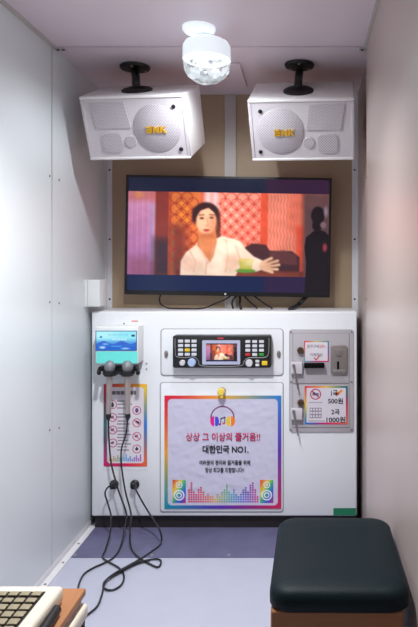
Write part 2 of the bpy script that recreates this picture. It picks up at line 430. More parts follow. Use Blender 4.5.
# square ceiling plate behind the lamp
zc = CZ - 0.012
def Cz(px, py, z=zc):
    Y = (z - EYE) * FPX / (VY - py); return Vector(((px - VX) / FPX * Y, Y, z))
q = Cz(205, 65.5); w = Cz(240, 65.5); yb = Cz(240, 88).y
pt = tag(obj('ceiling_hatch', box(B(), (q.x - .03, q.y, zc), (w.x, yb, CZ - .0005), 0.002, 1), M_ceil), 'square lavender plate screwed to the ceiling behind the ball lamp', 'plate')
obj('screw', lathe(B(), Cz(228, 76), (0, 0, -1), [(0, 0), (.006, 0), (.005, .002), (0, .003)], 12), M_steel, pt)

# ------------------------------------------------------------------ speakers
def bnk(bm, w, h, y, depth):
    """three block letters, front at y - depth"""
    st = h * 0.22; lw = w * 0.29; g = w * 0.065
    def bar(x0, z0, x1, z1): box(bm, (x0, y - depth, z0), (x1, y, z1))
    x = -w / 2; z = -h / 2
    bar(x, z + h - st, x + lw, z + h); bar(x + lw * .12, z + h / 2 - st / 2, x + lw, z + h / 2 + st / 2); bar(x, z, x + lw, z + st)
    bar(x + lw - st, z, x + lw, z + h); bar(x, z, x + st, z + h * .58)
    x += lw + g; bar(x, z, x + st, z + h); bar(x + lw - st, z, x + lw, z + h)
    def quad(pts):
        f = [bm.verts.new((px, y, pz)) for px, pz in pts]; k = [bm.verts.new((px, y - depth, pz)) for px, pz in pts]
        bm.faces.new(k); bm.faces.new(f[::-1])
        for i in range(4): bm.faces.new((f[i], f[(i + 1) % 4], k[(i + 1) % 4], k[i]))
    quad([(x, z + h), (x + st * 1.2, z + h), (x + lw, z), (x + lw - st * 1.2, z)])
    x += lw + g; bar(x, z, x + st, z + h)
    quad([(x + st, z + h * .42), (x + st, z + h * .62), (x + lw - st * 1.2, z + h), (x + lw, z + h)])
    quad([(x + st, z + h * .55), (x + st * 1.9, z + h * .62), (x + lw, z), (x + lw - st * 1.2, z)])
    return bm
def speaker(label, front_top, yaw, pitch, mirror):
    """local frame: x across, y into the wall, z up; origin mid front-top edge"""
    w, h, dp = 0.412, 0.249, 0.25; s = -1 if mirror else 1
    t = thing('wall_speaker', label, 'speaker', front_top, (0, 0, 0), 'white karaoke speakers')
    t.rotation_euler = Euler((R(pitch), 0, R(yaw)), 'XYZ')
    bm = B(); box(bm, (-w / 2, 0.006, -h), (w / 2, dp, 0), 0.010, 3); obj('cabinet_shell', bm, M_spk, t, True)
    bm = B()
    box(bm, (-w / 2 + .001, -0.006, -0.013), (w / 2 - .001, 0.0059, -0.0005), 0.005, 3); obj('top_lip', bm, M_spk, t, True)
    bm = B(); box(bm, (-w / 2 + .001, -0.006, -h + .0005), (w / 2 - .001, 0.0059, -h + .011), 0.004, 3); obj('bottom_lip', bm, M_spk, t, True)
    bm = B(); box(bm, (-w / 2 + .001, -.003, -h + .0112), (-w / 2 + .014, 0.0058, -.0132), .002, 1); obj('side_lip', bm, mat('speaker_face', (208, 200, 205), 0.5, vary=0.03), t, True)
    bm = B(); box(bm, (w / 2 - .014, -.003, -h + .0112), (w / 2 - .001, 0.0058, -.0132), .002, 1); obj('side_lip', bm, mat('speaker_face', (208, 200, 205), 0.5, vary=0.03), t, True)
    def U(u, v): return (s * (u - 0.5) * w, -v * h)
    face = mat('speaker_face', (208, 200, 205), 0.5, vary=0.03)
    bm = B(); slab(bm, rpoly(-w / 2 + .0145, -h + .0115, w / 2 - .0145, -.0135, .004), 0.0, 0.0057); obj('front_baffle', bm, face, t, True)
    cx, cz = U(.70, .52)
    bm = B(); cyl(bm, (cx, 0, cz), (cx, -.004, cz), .094, .088, 48); obj('woofer_grille', bm, M_grille, t, True)
    a = [U(.09, .10), U(.42, .10), U(.455, .50), U(.13, .50)]
    bm = B(); slab(bm, a, -.004, 0.0); obj('tweeter_grille', bm, M_grille, t, True)
    x0, z1 = U(.16, .575); x1, z0 = U(.35, .88)
    bm = B(); slab(bm, rpoly(min(x0, x1), z0, max(x0, x1), z1, .018), -.004, 0.0); obj('port_grille', bm, M_grille, t, True)
    cx, cz = U(.435, .71); bm = B(); cyl(bm, (cx, 0, cz), (cx, -.004, cz), .024, .022, 32); obj('small_grille', bm, M_grille, t, True)
    for u, v in ((.885, .19), (.91, .85)):
        x, z = U(u, v); obj('screw', lathe(B(), (x, 0, z), (0, -1, 0), [(0, 0), (.0085, 0), (.007, .005), (0, .006)], 16), M_black, t, True)
    cx, cz = U(.70 if s > 0 else .665, .53)
    bm = bnk(B(), .079, .025, -.0041, .006); put(bm, (cx, 0, cz)); obj('logo_letters', bm, M_gold, t, True, smooth=None, )
    return t
spA = speaker('white speaker at left beside the left wall, woofer toward the lamp', P(131, 95, 2.32), -5, 24.5, False)
spB = speaker('white speaker at right beside the right wall, tweeters toward that wall', P(300.5, 98.5, 2.33), -4, 31, True)
def bracket(label, sp, px, py, dx=0.0):
    c = Cz(px, py, CZ)
    bpy.context.view_layer.update()
    Mw = Matrix.LocRotScale(sp.location, sp.rotation_euler, None)
    nrm = (Mw.to_3x3() @ Vector((0, 0, 1))).normalized()
    loc = Mw.inverted() @ Vector((c.x, c.y, 0)); foot = Mw @ Vector((loc.x + dx, 0.10, 0.0006))
    t = thing('speaker_bracket', label, 'bracket', c, (0, 0, 0), 'black speaker ceiling brackets')
    bm = lathe(B(), c, (0, 0, -1), [(0, .0005), (.058, .0005), (.061, .004), (.058, .012), (.03, .016), (0, .016)], 40); obj('ceiling_flange', bm, M_blackm, t)
    for k in range(3):
        a1 = k * 2.09 + .5
        obj('bolt', lathe(B(), c + Vector((.043 * math.cos(a1), .043 * math.sin(a1), -.0135)), (0, 0, -1), [(0, 0), (.006, 0), (.005, .004), (0, .005)], 12), M_steel, t)
    top = foot + nrm * .018
    bm = B(); tube(bm, spline([c + Vector((0, 0, -.016)), c + Vector((0, 0, -.03)), (c + top) / 2, top + nrm * .01, top], 6), .016, 16); obj('stem', bm, M_blackm, t)
    bm = lathe(B(), foot, nrm, [(0, 0), (.060, 0), (.060, .006), (.05, .012), (.02, .018), (0, .018)], 40); obj('speaker_flange', bm, M_blackm, t)
bracket('black ceiling bracket holding the left speaker', spA, 135, 66, .038)
bracket('black ceiling bracket holding the right speaker', spB, 299.5, 64)

# ------------------------------------------------------------------ television
TY = 2.83; ppm = FPX / TY
tc_ = P(228, 236.2, TY)
tv = thing('television', 'flat black television showing a film still on the back wall', 'television', tc_, (0, R(0.95), 0))
hw, hh = 205.5 / 2 / ppm, 119.5 / 2 / ppm
bz, bb = 2.2 / ppm, 4.2 / ppm
def frame(bm, x0, z0, x1, z1, l_, b_, r_, t_, y0, y1):
    box(bm, (x0, y0, z0), (x0 + l_, y1, z1)); box(bm, (x1 - r_, y0, z0), (x1, y1, z1))
    box(bm, (x0 + l_, y0, z1 - t_), (x1 - r_, y1, z1)); box(bm, (x0 + l_, y0, z0), (x1 - r_, y1, z0 + b_))
    return bm
obj('bezel', frame(B(), -hw, -hh, hw, hh, bz, bb, bz, bz, 0, .03), mat('tv_bezel', (24, 22, 26), 0.3), tv, True)
obj('back_shell', box(B(), (-hw + .02, .0305, -hh + .03), (hw - .02, .07, hh - .03), .012, 2), M_black, tv, True)
obj('bezel_badge', box(B(), (-.012, -.0015, -hh + .005), (-.004, -.0001, -hh + .013)), M_btn, tv, True)
SX0, SX1, SY0, SY1 = 228 - 205.5 / 2 + 2.2, 228 + 205.5 / 2 - 2.2, 236.2 - 59.75 + 2.2, 236.2 + 59.75 - 4.2
def still(x0, y0, x1, y1, nx, ny):
    c = Canvas(x0, y0, x1, y1, nx, ny, (24, 28, 52)); X, Y = c.X, c.Y
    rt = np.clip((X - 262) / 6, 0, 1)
    c.put((Y < 230) * rt, (50, 28, 54)); c.put((Y > 230) * 1.0, (20, 34, 72)); c.put((Y > 230) * rt, (44, 30, 64))  # letterbox bars: navy and purple corridor reflection painted into the screen colour
    T, Bt = 192.5, 276
    inn = ((Y > T) & (Y < Bt)) * 1.0
    base = np.zeros_like(c.im)
    sav = c.im.copy(); c.im[:] = (214, 100, 74)
    st = np.sin(X * 2.4) * .5 + np.sin(X * 5.1 + 1) * .3 + np.sin(X * 1.1 + 2) * .3
    # curtain on the left
    m = np.clip((155 - X) / 1.5, 0, 1)
    cur = np.stack([222 + 18 * st - (Y - 195) * .55, 150 + 22 * st - (Y - 195) * .45, 190 + 18 * st - (Y - 195) * .15], -1)
    c.im = c.im * (1 - m[..., None]) + cur * m[..., None]
    c.rect(127, 258, 156, 280, (150, 84, 104), .55, 12); c.rect(150, 205, 155, 262, (176, 170, 220), .5, 4)
    c.ell(138, 196, 4, 3, (255, 200, 120), .9, 3); c.rect(127, 190, 172, 202, (200, 96, 72), .55, 6)
    # dark pillar
    c.rect(155, 192, 170, 277, (140, 56, 52)); c.rect(154, 240, 171, 277, (52, 42, 62), .85, 10); c.rect(168, 192, 171, 277, (196, 84, 52))
    # lattice panels with circles
    c.rect(171, 192, 200, 277, (224, 118, 66)); c.rect(171, 226, 186, 277, (98, 52, 56), .8, 10)
    c.rect(176, 202, 190, 224, (250, 150, 60), .7, 6)
    c.rect(214, 192, 262, 250, (244, 150, 132)); c.ell(232, 214, 14, 18, (255, 188, 172), .6, 12)
    for x0_, n_, col in ((175, 3, (156, 52, 44)), (219, 5, (196, 66, 56))):
        for i in range(n_):
            for j in range(7):
                cx = x0_ + i * 11.5; cy = 198 + j * 11.5
                if cy > 262: continue
                for ox, oy in ((0, 0), (5.75, 5.75)):
                    if x0_ == 219 and (cx + ox > 261 or cy + oy > 246): continue
                    if x0_ == 175 and cx + ox > 196: continue
                    c.ring(cx + ox, cy + oy, 5.4, .95, col, .9)
    c.rect(204, 191, 217, 208, (248, 226, 240), .85, 5); c.rect(209, 192, 213, 236, (250, 160, 140), .6, 2)
    c.rect(260, 192, 267, 277, (226, 84, 60))
    # curtain on the right
    m = np.clip((X - 267) / 1.5, 0, 1) * np.clip((301 - X) / 3, 0, 1)
    lat = np.sin(X * 1.9 + np.sin(Y * .5) * 1.2) * .6 + np.sin(X * 4.2 + Y * .2) * .4
    cur = np.stack([236 + 18 * lat, 132 + 38 * lat, 112 + 36 * lat], -1)
    c.im = c.im * (1 - m[..., None]) + cur * m[..., None]
    c.rect(288, 192, 303, 232, (232, 110, 88), .6, 6); c.rect(296, 225, 306, 276, (222, 70, 46), .75, 5)
    c.rect(303, 192, 330, 277, (96, 70, 74), 1, 5); c.rect(303, 192, 330, 206, (120, 74, 76), .5, 6)
    # dark sofa
    c.poly([(240, 250), (252, 243), (266, 244), (270, 250), (292, 250), (300, 256), (300, 277), (240, 277)], (70, 42, 50))
    c.poly([(270, 252), (284, 249), (296, 254), (298, 264), (270, 262)], (112, 64, 66), .7)
    # table
    c.rect(176, 270.5, 304, 277, (112, 46, 44), 1, 2); c.rect(216, 271, 300, 277, (164, 92, 70), .4, 3)
    # woman
    c.ell(205.5, 214, 13.2, 11.5, (50, 30, 38), 1, 2); c.ell(217, 224, 3.2, 13, (66, 36, 40), 1, 2); c.ell(194.5, 216, 3, 8, (54, 32, 40), 1, 2); c.ell(219, 238, 1.8, 9, (96, 50, 46), .8, 2)
    c.poly([(180.5, 276), (181, 262), (186, 253), (195, 246), (199, 241), (214, 240), (222, 236), (231, 238), (240, 241), (246, 249), (254, 256), (263, 260), (266, 268), (256, 271.5), (240, 268), (236, 276)], (252, 224, 202))
    c.poly([(199, 230), (215, 228), (217, 242), (214, 256), (210, 263), (203, 252), (197, 246)], (214, 128, 84))
    c.ell(206, 221, 10, 13.6, (238, 176, 142), 1, 1.5); c.ell(202.5, 223, 6, 9, (252, 202, 166), .6, 4); c.ell(207, 212, 6, 4, (255, 214, 180), .5, 3)
    c.poly([(195.5, 218), (196.5, 209), (203, 205), (211, 205), (217, 211), (217.5, 222), (214, 213), (208, 208), (200, 211)], (54, 32, 38))
    c.ell(201.4, 218.6, 2.2, .95, (62, 36, 38)); c.ell(211.2, 217.9, 2.2, .95, (62, 36, 38))
    c.line(198.8, 215.6, 203.6, 215, .9, (92, 52, 46)); c.line(209, 214.7, 213.8, 215.2, .9, (92, 52, 46))
    c.line(206.8, 219, 207.6, 225, .9, (208, 132, 102)); c.ell(206.8, 226, 1.9, .7, (200, 120, 94), .8); c.ell(206.3, 230.6, 3.1, 1.4, (202, 78, 72)); c.line(203.4, 230.5, 209.2, 230.4, .5, (120, 40, 40))
    for p in ([(200, 241), (203, 252), (207, 262), (206, 274)], [(214, 240), (212, 254), (208, 264)], [(226, 240), (228, 256), (226, 272)], [(190, 252), (196, 262), (194, 272)], [(236, 246), (240, 258), (250, 266)], [(184, 262), (192, 268)]):
        for (ax, ay), (bx, by) in zip(p, p[1:]): c.line(ax, ay, bx, by, 1.0, (214, 160, 140), .8)
    c.ell(220, 258, 6, 14, (255, 236, 216), .5, 5); c.ell(188, 264, 6, 8, (238, 190, 172), .6, 4)
    # cup, saucer and hand
    c.ell(246, 270.5, 10, 2.2, (96, 150, 60)); c.poly([(238.5, 260), (254, 260), (252, 269), (241, 269)], (190, 186, 84)); c.ell(246.3, 260, 7.8, 1.7, (226, 206, 120))
    for k, (ax, ay, bx, by) in enumerate(((262, 262, 272, 257.5), (264, 264, 278, 260), (265, 266, 279.5, 264), (266, 268, 278, 268.5), (264, 269, 273, 271.5))):
        c.line(ax, ay, bx, by, 2.7, (246, 196, 160))
    c.ell(265, 265.5, 5.5, 4.6, (244, 192, 158), 1, 1.2)
    for (ax, ay, bx, by) in ((266, 263, 277, 259.6), (267, 266, 278, 262.6), (268, 268.5, 277, 266.6)): c.line(ax, ay, bx, by, .5, (190, 110, 90), .8)
    for (ex, ey, rx, ry, col, a_, sf) in ((213.5, 226, 4, 9, (206, 126, 92), .5, 4), (208, 236.5, 7, 3, (170, 88, 62), .6, 3),
            (232, 262, 8, 9, (228, 176, 150), .5, 6), (196, 266, 8, 6, (232, 186, 164), .5, 5), (228, 248, 7, 5, (255, 238, 220), .6, 5), (252, 263, 8, 3, (255, 230, 206), .5, 3), (206, 246, 6, 9, (226, 140, 96), .5, 5)):
        c.ell(ex, ey, rx, ry, col, a_, sf)
    c.blur(0.55)
    grain = smoothnoise(X, Y, 22, 11, 4)[..., None]; c.im = np.clip(c.im * (1 + .05 * grain), 0, 255)
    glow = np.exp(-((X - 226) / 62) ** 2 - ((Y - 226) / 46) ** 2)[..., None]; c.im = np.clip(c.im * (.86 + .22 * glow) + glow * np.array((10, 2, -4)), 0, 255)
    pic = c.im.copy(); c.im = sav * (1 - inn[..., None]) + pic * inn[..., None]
    # dark reflection of a standing figure, painted into the screen colours at right
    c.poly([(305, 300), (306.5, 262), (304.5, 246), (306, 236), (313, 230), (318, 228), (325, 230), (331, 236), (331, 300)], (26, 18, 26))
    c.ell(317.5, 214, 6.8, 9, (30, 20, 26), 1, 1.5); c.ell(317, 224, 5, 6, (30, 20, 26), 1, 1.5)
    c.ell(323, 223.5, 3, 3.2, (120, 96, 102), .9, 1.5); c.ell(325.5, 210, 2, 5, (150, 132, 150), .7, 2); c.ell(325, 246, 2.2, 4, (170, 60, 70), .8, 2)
    return c
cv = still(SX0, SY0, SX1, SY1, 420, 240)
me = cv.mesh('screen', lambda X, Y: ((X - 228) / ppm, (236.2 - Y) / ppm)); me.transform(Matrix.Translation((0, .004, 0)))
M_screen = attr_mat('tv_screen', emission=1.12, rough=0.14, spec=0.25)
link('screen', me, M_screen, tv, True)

# ------------------------------------------------------------------ karaoke cabinet
CY = 2.64
c0 = P(91.5, 311.5, CY); c1 = P(357, 516.3, CY)
cab = thing('karaoke_cabinet', 'large white coin karaoke machine cabinet standing against the back wall', 'karaoke machine', ((c0.x + c1.x) / 2, CY + .12, 0.0026))
obj('cabinet_body', box(B(), (c0.x, CY, c1.z), (c1.x, CY + .245, c0.z), .007, 3), M_cab, cab)
obj('plinth', box(B(), (c0.x + .008, CY + .02, .0027), (c1.x - .008, CY + .22, c1.z - .0002)), M_plinth, cab)
CF = CY - 0.0006
def oval(px, py, rx, ry, Y, t_):
    bm = B(); lathe(bm, (0, 0, 0), (0, -1, 0), [(0, 0), (1, 0), (1, t_ * .7), (.85, t_), (0, t_)], 24)
    k = Y / FPX
    for v in bm.verts: v.co.x *= rx * k; v.co.z *= ry * k
    return put(bm, P(px, py, Y))
# upper control door
obj('door_seam', rslab(B(), (160.5, 328.6, 283.6, 376), CF - .0012, .0012, 3.5), M_seam, cab)
ud = obj('control_door', rslab(B(), (161.3, 329.4, 282.8, 375.2), CF - .0045, .0033, 3.2, .0012), M_cabdoor, cab)
obj('oval_lock', oval(166.3, 354, 1.9, 3.7, CF - .0046, .006), M_steel, ud)
obj('oval_lock', oval(278.8, 354, 1.9, 3.7, CF - .0046, .006), M_steel, ud)
# lower door that carries the poster
obj('door_seam', rslab(B(), (159.8, 382.2, 283.6, 512.4), CF - .0012, .0012, 3.0), M_seam, cab)
ld = obj('lower_door', rslab(B(), (160.6, 383, 282.8, 511.6), CF - .0045, .0033, 2.6, .0012), M_cabdoor, cab)
lk = obj('lock_barrel', lathe(B(), P(222, 391, CF - .0046), (0, -1, 0), [(0, 0), (.016, 0), (.016, .006), (.012, .012), (.012, .02), (0, .02)], 24), M_steel, ld)
bm = lathe(B(), P(221.5, 391.5, CF - .026), (0, -1, 0), [(0, 0), (.013, 0), (.0165, .003), (.0165, .016), (.012, .022), (0, .023)], 24)
box(bm, P(220.2, 398, CF - .045), P(223, 391, CF - .042), .0005, 1)
obj('lock_key', bm, M_yellow, ld)
# control console
KY = CF - .0046 - .045
KP = KY - .0002
con = obj('control_console', B_ := rslab(B(), (172.6, 335.6, 271.2, 368), KY, .0448, 2.2, .004), M_black, cab)
sub = lambda n_, bm_, m_: obj(n_, bm_, m_, con)
pf = mat('console_screen_frame', (178, 180, 206), 0.3)
sub('screen_frame', rslab(B(), (202.2, 340.3, 240.2, 364.6), KP - .002, .002, 1.2), pf)
sc_ = still(SX0, 186, SX1, 284, 130, 76)
a = P(206, 343.4, KP - .0026); b2 = P(237.2, 361.4, KP - .0026)
me = sc_.mesh('console_screen', lambda X, Y: (a.x + (X - SX0) / (SX1 - SX0) * (b2.x - a.x), a.z + (Y - 186) / 98 * (b2.z - a.z)))
me.transform(Matrix.Translation((0, KP - .0026, 0))); link('console_screen', me, attr_mat('console_screen', emission=1.1, rough=.2), con)
for r_ in range(4):
    for c_ in range(3):
        x, y = 180.5 + c_ * 6.75, 341.2 + r_ * 4.4
        sub('button', rslab(B(), (x - 2.5, y - 1.45, x + 2.5, y + 1.45), KP - .003, .003, .5, .0006), M_btny if (r_, c_) == (2, 1) else M_btn)
        x, y = 247.8 + c_ * 6.85, 341.6 + r_ * 4.35
        sub('button', rslab(B(), (x - 2.4, y - 1.4, x + 2.4, y + 1.4), KP - .003, .003, .5, .0006), M_btnr if (r_, c_) == (3, 0) else M_btng if (r_, c_) == (3, 2) else M_btn)
for x, y in ((257.4, 361.3), (257.4, 365)): sub('button', rslab(B(), (x - 2, y - 1.25, x + 2, y + 1.25), KP - .003, .003, .5, .0006), M_btn)
sub('button', rslab(B(), (261.8, 361, 267.4, 365.3), KP - .003, .003, .8, .0006), M_btny)
def knob(x, y, r, m):
    k = KP / FPX; bm = lathe(B(), P(x, y, KP), (0, -1, 0), [(0, 0), (r * k, 0), (r * k, .008), (r * k * .82, .013), (0, .0135)], 28); sub('knob', bm, m)
knob(182.6, 362.6, 2.9, M_knob); knob(192, 362.4, 4.2, M_knobblue); knob(249.3, 362.9, 3.7, M_knob)
bm = B(); tube(bm, spline([P(x, y, KP) for x, y in ((175, 338), (175.3, 350), (176.5, 356.5), (186, 357.6), (194, 357), (198.5, 361), (201, 365.6), (221, 366.5), (241, 365.6), (244, 361.5), (248, 358), (254, 357.6), (264.5, 357.4), (268.3, 354), (269, 345), (269, 338))], 6), .0016, 8)
sub('silver_trim', bm, M_silver)
sub('console_badge', rslab(B(), (217.5, 337.6, 223.5, 339), KP - .0006, .0006, .3), M_inkred)
# coin panel
GY = CF - .005
cp = obj('coin_panel', rslab(B(), (289, 329.4, 353.7, 432.3), GY, .0049, 3, .0015), M_panelgrey, cab)
csub = lambda n_, bm_, m_: obj(n_, bm_, m_, cp)
for bx in ((293, 333.6, 349, 383.2), (293, 384.6, 349, 427.2)):
    csub('panel_seam', rslab(B(), (bx[0] - .6, bx[1] - .6, bx[2] + .6, bx[3] + .6), GY - .0008, .0007, .5), M_seam)
    csub('coin_door', rslab(B(), bx, GY - .003, .0021, .5, .0008), M_panelgrey)
for x, y in ((291, 332), (351.6, 332), (291, 429.6), (351.6, 429.6), (351.6, 382), (291, 382)):
    csub('screw', lathe(B(), P(x, y, GY - .0001), (0, -1, 0), [(0, 0), (.0045, 0), (.0035, .003), (0, .0035)], 12), M_steel)
GD = GY - .0031
for x, y in ((300.4, 350.2), (300.8, 402.4)):
    csub('lock_barrel', lathe(B(), P(x, y, GD), (0, -1, 0), [(0, 0), (.0145, 0), (.0145, .012), (.0115, .018), (.004, .018), (.004, .014), (0, .014)], 20), mat('old_brass', (104, 88, 66), .4, metal=.7, vary=.25))
csub('bill_slot', box(B(), P(304, 368.3, GD - .032), P(324.2, 362.6, GD - .0001), .003, 2), M_gap)
mech = csub('coin_slot_plate', rslab(B(), (330.7, 345.6, 347.6, 375), GD - .008, .008, 2.6, .0025), M_steel)
obj('coin_slot', rslab(B(), (337, 361.5, 339.2, 369.5), GD - .0088, .0007, .6), M_gap, mech)
obj('coin_guide', rslab(B(), (335, 349, 342.4, 356.5), GD - .0105, .0024, 2, .001), M_steel, mech)
obj('return_lever', rslab(B(), (333, 369.8, 345.5, 372.4), GD - .0115, .0034, 1.2, .001), M_silver, mech)
for y in (361.5, 407.5):
    csub('hasp', box(B(), P(290.8, y + 12.4, GD - .022), P(302.4, y, GD), .002, 2), mat('pale_grey_hasp', (202, 198, 204), .45))
    hp = GD - .0222; hx = 293.6
    k = lathe(B(), P(hx, y + 4, hp), (0, -1, 0), [(0, 0), (.007, 0), (.007, .008), (0, .009)], 16)
    tube(k, [P(hx, y + 3, hp - .006), P(hx + 1.6, y + 14, hp - .004), P(hx + 4.4, y + 28, hp - .001)], lambda u: .0052 - .002 * u, 8)
    csub('key', k, M_steel)
# microphone holder with its small lit display
HY = 2.55
ha = P(95.2, 326.5, HY); hb = P(138.2, 364, HY)
teal = mat('teal_lit_plastic', (104, 206, 200), .4, emit=(80, 225, 216), estr=.22, vary=.05)
mh = obj('microphone_dock', box(B(), (ha.x, HY, hb.z), (hb.x, CF, ha.z), .006, 3), M_whiteplastic, cab)
obj('lit_band', rslab(B(), (96.3, 351.6, 137.4, 363.4), HY - .002, .0019, 1.5), teal, mh)
dc = Canvas(95, 330.6, 136.5, 350.8, 120, 60, (150, 232, 246))
gy = np.clip((dc.Y - 338) / 9, 0, 1)
dc.put(gy, (14, 92, 205)); dc.put(np.clip((348.5 - dc.Y) / -2, 0, 1) * .6, (30, 120, 220)); dc.ell(103, 333, 12, 6, (190, 246, 250), .7, 6)
wv = np.clip((dc.Y - 342 - 1.6 * np.sin(dc.X * .35)) / .8, 0, 1) * np.clip((346 - dc.Y) / 2, 0, 1); dc.put(wv * .6, (20, 60, 190))
for x in range(108, 128, 2): dc.rect(x, 333.8 + (x % 3) * .3, x + 1.4, 335.4, (110, 196, 226), .7)
for x in range(112, 126, 3): dc.rect(x, 338.6, x + 2.2, 340.2, (210, 244, 252), .8)
dc.rect(131, 334.6, 134.4, 336.6, (30, 60, 110)); dc.ell(100.5, 337, 1.4, 1, (60, 130, 190)); dc.ell(102, 347.4, 3, 1.2, (220, 240, 255), .8, 1); dc.ell(125, 348.4, 4, .9, (210, 240, 255), .7, 1)
dc.ell(105, 344, 3, 1, (160, 225, 250), .6, 1); dc.rect(111, 345.8, 121, 346.8, (70, 170, 235), .8)
for e in ((95, 330.6, 136.5, 331.4), (95, 350, 136.5, 350.8), (95, 330.6, 95.8, 350.8), (135.7, 330.6, 136.5, 350.8)): dc.rect(*e, (40, 90, 140))
kk = HY / FPX
me = dc.mesh('dock_display', lambda X, Y: ((X + .6 - VX) * kk, EYE - (Y - VY) * kk)); me.transform(Matrix.Translation((0, HY - .0022, 0)))
link('dock_display', me, attr_mat('dock_display', emission=1.0, rough=.25), mh)
# black clip bar under the dock
bm = box(B(), P(98, 371.5, HY + .02), P(139, 365, HY + .07), .003, 2)
for x in (99, 116.5, 121, 138): cyl(bm, P(x, 373, HY - .02), P(x, 370, HY + .04), .009, .008, 12)
for x in (110, 127.5):
    lathe(bm, P(x, 370.5, HY), (0, 0, -1), [(.0235, 0), (.028, 0), (.03, .012), (.024, .022), (.018, .022), (.018, .004), (.0235, 0)], 24)
obj('microphone_clips', bm, M_black, mh)
for y in (363.5, 369): obj('rivet', lathe(B(), P(146.5, y, CF), (0, -1, 0), [(0, 0), (.004, 0), (.003, .002), (0, .003)], 12), M_seam, cab)
obj('rivet', lathe(B(), P(124, 323.5, CF), (0, -1, 0), [(0, 0), (.004, 0), (.003, .002), (0, .003)], 12), M_seam, cab)
obj('red_mark', box(B(), P(131.5, 321.8, CF - .0006), P(138, 320.4, CF)), mat('faded_red_print', (226, 150, 146), .5), cab)
for x in (114.3, 135):
    bm = lathe(B(), P(x, 484.2, CF), (0, -1, 0), [(0, 0), (.0195, 0), (.0195, .006), (.014, .01), (.012, .03), (.006, .034), (0, .034)], 24); obj('cable_jack', bm, M_black, cab)
obj('green_label', rslab(B(), (333.4, 508.2, 356, 515.4), CF - .0006, .0006, .3), M_green, cab)

# ------------------------------------------------------------------ printed sheets on the cabinet
def perim(c, x0, y0, x1, y1, wd, stops, inner_r=3):
    """rainbow frame; stops: colours at TL, top, TR, right, BR, bottom, BL, left"""
    X, Y = c.X, c.Y; cx, cy = (x0 + x1) / 2, (y0 + y1) / 2
    u = (X - cx) / ((x1 - x0) / 2); v = (Y - cy) / ((y1 - y0) / 2)
    top = (v <= -abs(u)); bot = (v >= abs(u)); rgt = (u > abs(v)); lft = ~(top | bot | rgt)
    s = np.where(top, (u / np.maximum(-v, 1e-6) + 1), np.where(rgt, 2 + (v / np.maximum(u, 1e-6) + 1), np.where(bot, 4 + (1 - u / np.maximum(v, 1e-6)), 6 + (1 - v / np.minimum(u, -1e-6) * -1))))
    s = np.where(lft, 6 + (1 - v / np.maximum(-u, 1e-6)), s) % 8
    st = np.array(stops + stops[:1], float); i = np.clip(np.floor(s).astype(int), 0, 7); f = (s - i)[..., None]
    col = st[i] * (1 - f) + st[i + 1] * f
    dx = np.maximum(x0 + wd + inner_r - X, X - (x1 - wd - inner_r)); dy = np.maximum(y0 + wd + inner_r - Y, Y - (y1 - wd - inner_r))
    q = np.hypot(np.maximum(dx, 0), np.maximum(dy, 0)) + np.minimum(np.maximum(dx, dy), 0)
    m = np.clip((q - inner_r) / c.d + .5, 0, 1)
    m *= ((X >= x0) & (X <= x1) & (Y >= y0) & (Y <= y1))
    c.put(m, (0, 0, 0)); c.im = c.im + col * m[..., None]
def sheet(name, label, c, Y, wrinkle=None, gloss=.35, bump=0.0, group=None):
    k = Y / FPX
    pos = lambda X, Yp: ((X - VX) * k, EYE - (Yp - VY) * k)
    me = c.mesh(name, pos, wrinkle); me.transform(Matrix.Translation((0, Y, 0)))
    x0, y0, x1, y1 = c.b; cen = P((x0 + x1) / 2, y1, Y)
    t = thing(name, label, 'sign', cen, (0, 0, 0), group)
    link('printed_sheet', me, attr_mat(name + '_print', rough=gloss, bump=bump, scale=25), t)
    return t
BL_, PU, MG, RD, OR, YL, GR, TL = (44, 84, 200), (110, 40, 170), (214, 24, 104), (222, 30, 62), (240, 140, 40), (244, 208, 60), (90, 190, 110), (24, 158, 178)
# the big poster on the lower door
pc = Canvas(164.4, 395.6, 281.2, 508.8, 440, 430, (206, 202, 224))
perim(pc, 164.4, 395.6, 281.2, 508.8, 3.4, [(224, 26, 66), (238, 176, 62), (52, 130, 206), (96, 50, 176), (212, 20, 84), (96, 40, 176), (24, 150, 176), (236, 160, 46)], 4)
pc.ring(222.5, 418, 11.5, 1.2, (112, 46, 92)); pc.rect(208, 419.5, 237, 432, (206, 202, 224))
pc.ell(213.8, 421.2, 3.6, 5, (226, 20, 142)); pc.ell(216.6, 421.4, 2.4, 4.8, (64, 76, 214)); pc.rect(214.3, 416.4, 215, 426.4, (222, 220, 232))
pc.ell(231.4, 421.2, 3.6, 5, (246, 132, 24)); pc.ell(228.6, 421.4, 2.4, 4.8, (236, 196, 50)); pc.rect(230.1, 416.4, 230.8, 426.4, (222, 220, 232))
pc.line(221, 418.5, 220.6, 424, .8, (70, 40, 60)); pc.line(225, 417.6, 224.6, 423, .8, (70, 40, 60)); pc.line(221, 418.6, 225, 417.4, 1.3, (70, 40, 60)); pc.ell(219.8, 424.4, 1.4, 1.1, (130, 60, 130)); pc.ell(223.8, 423.4, 1.4, 1.1, (200, 90, 60))
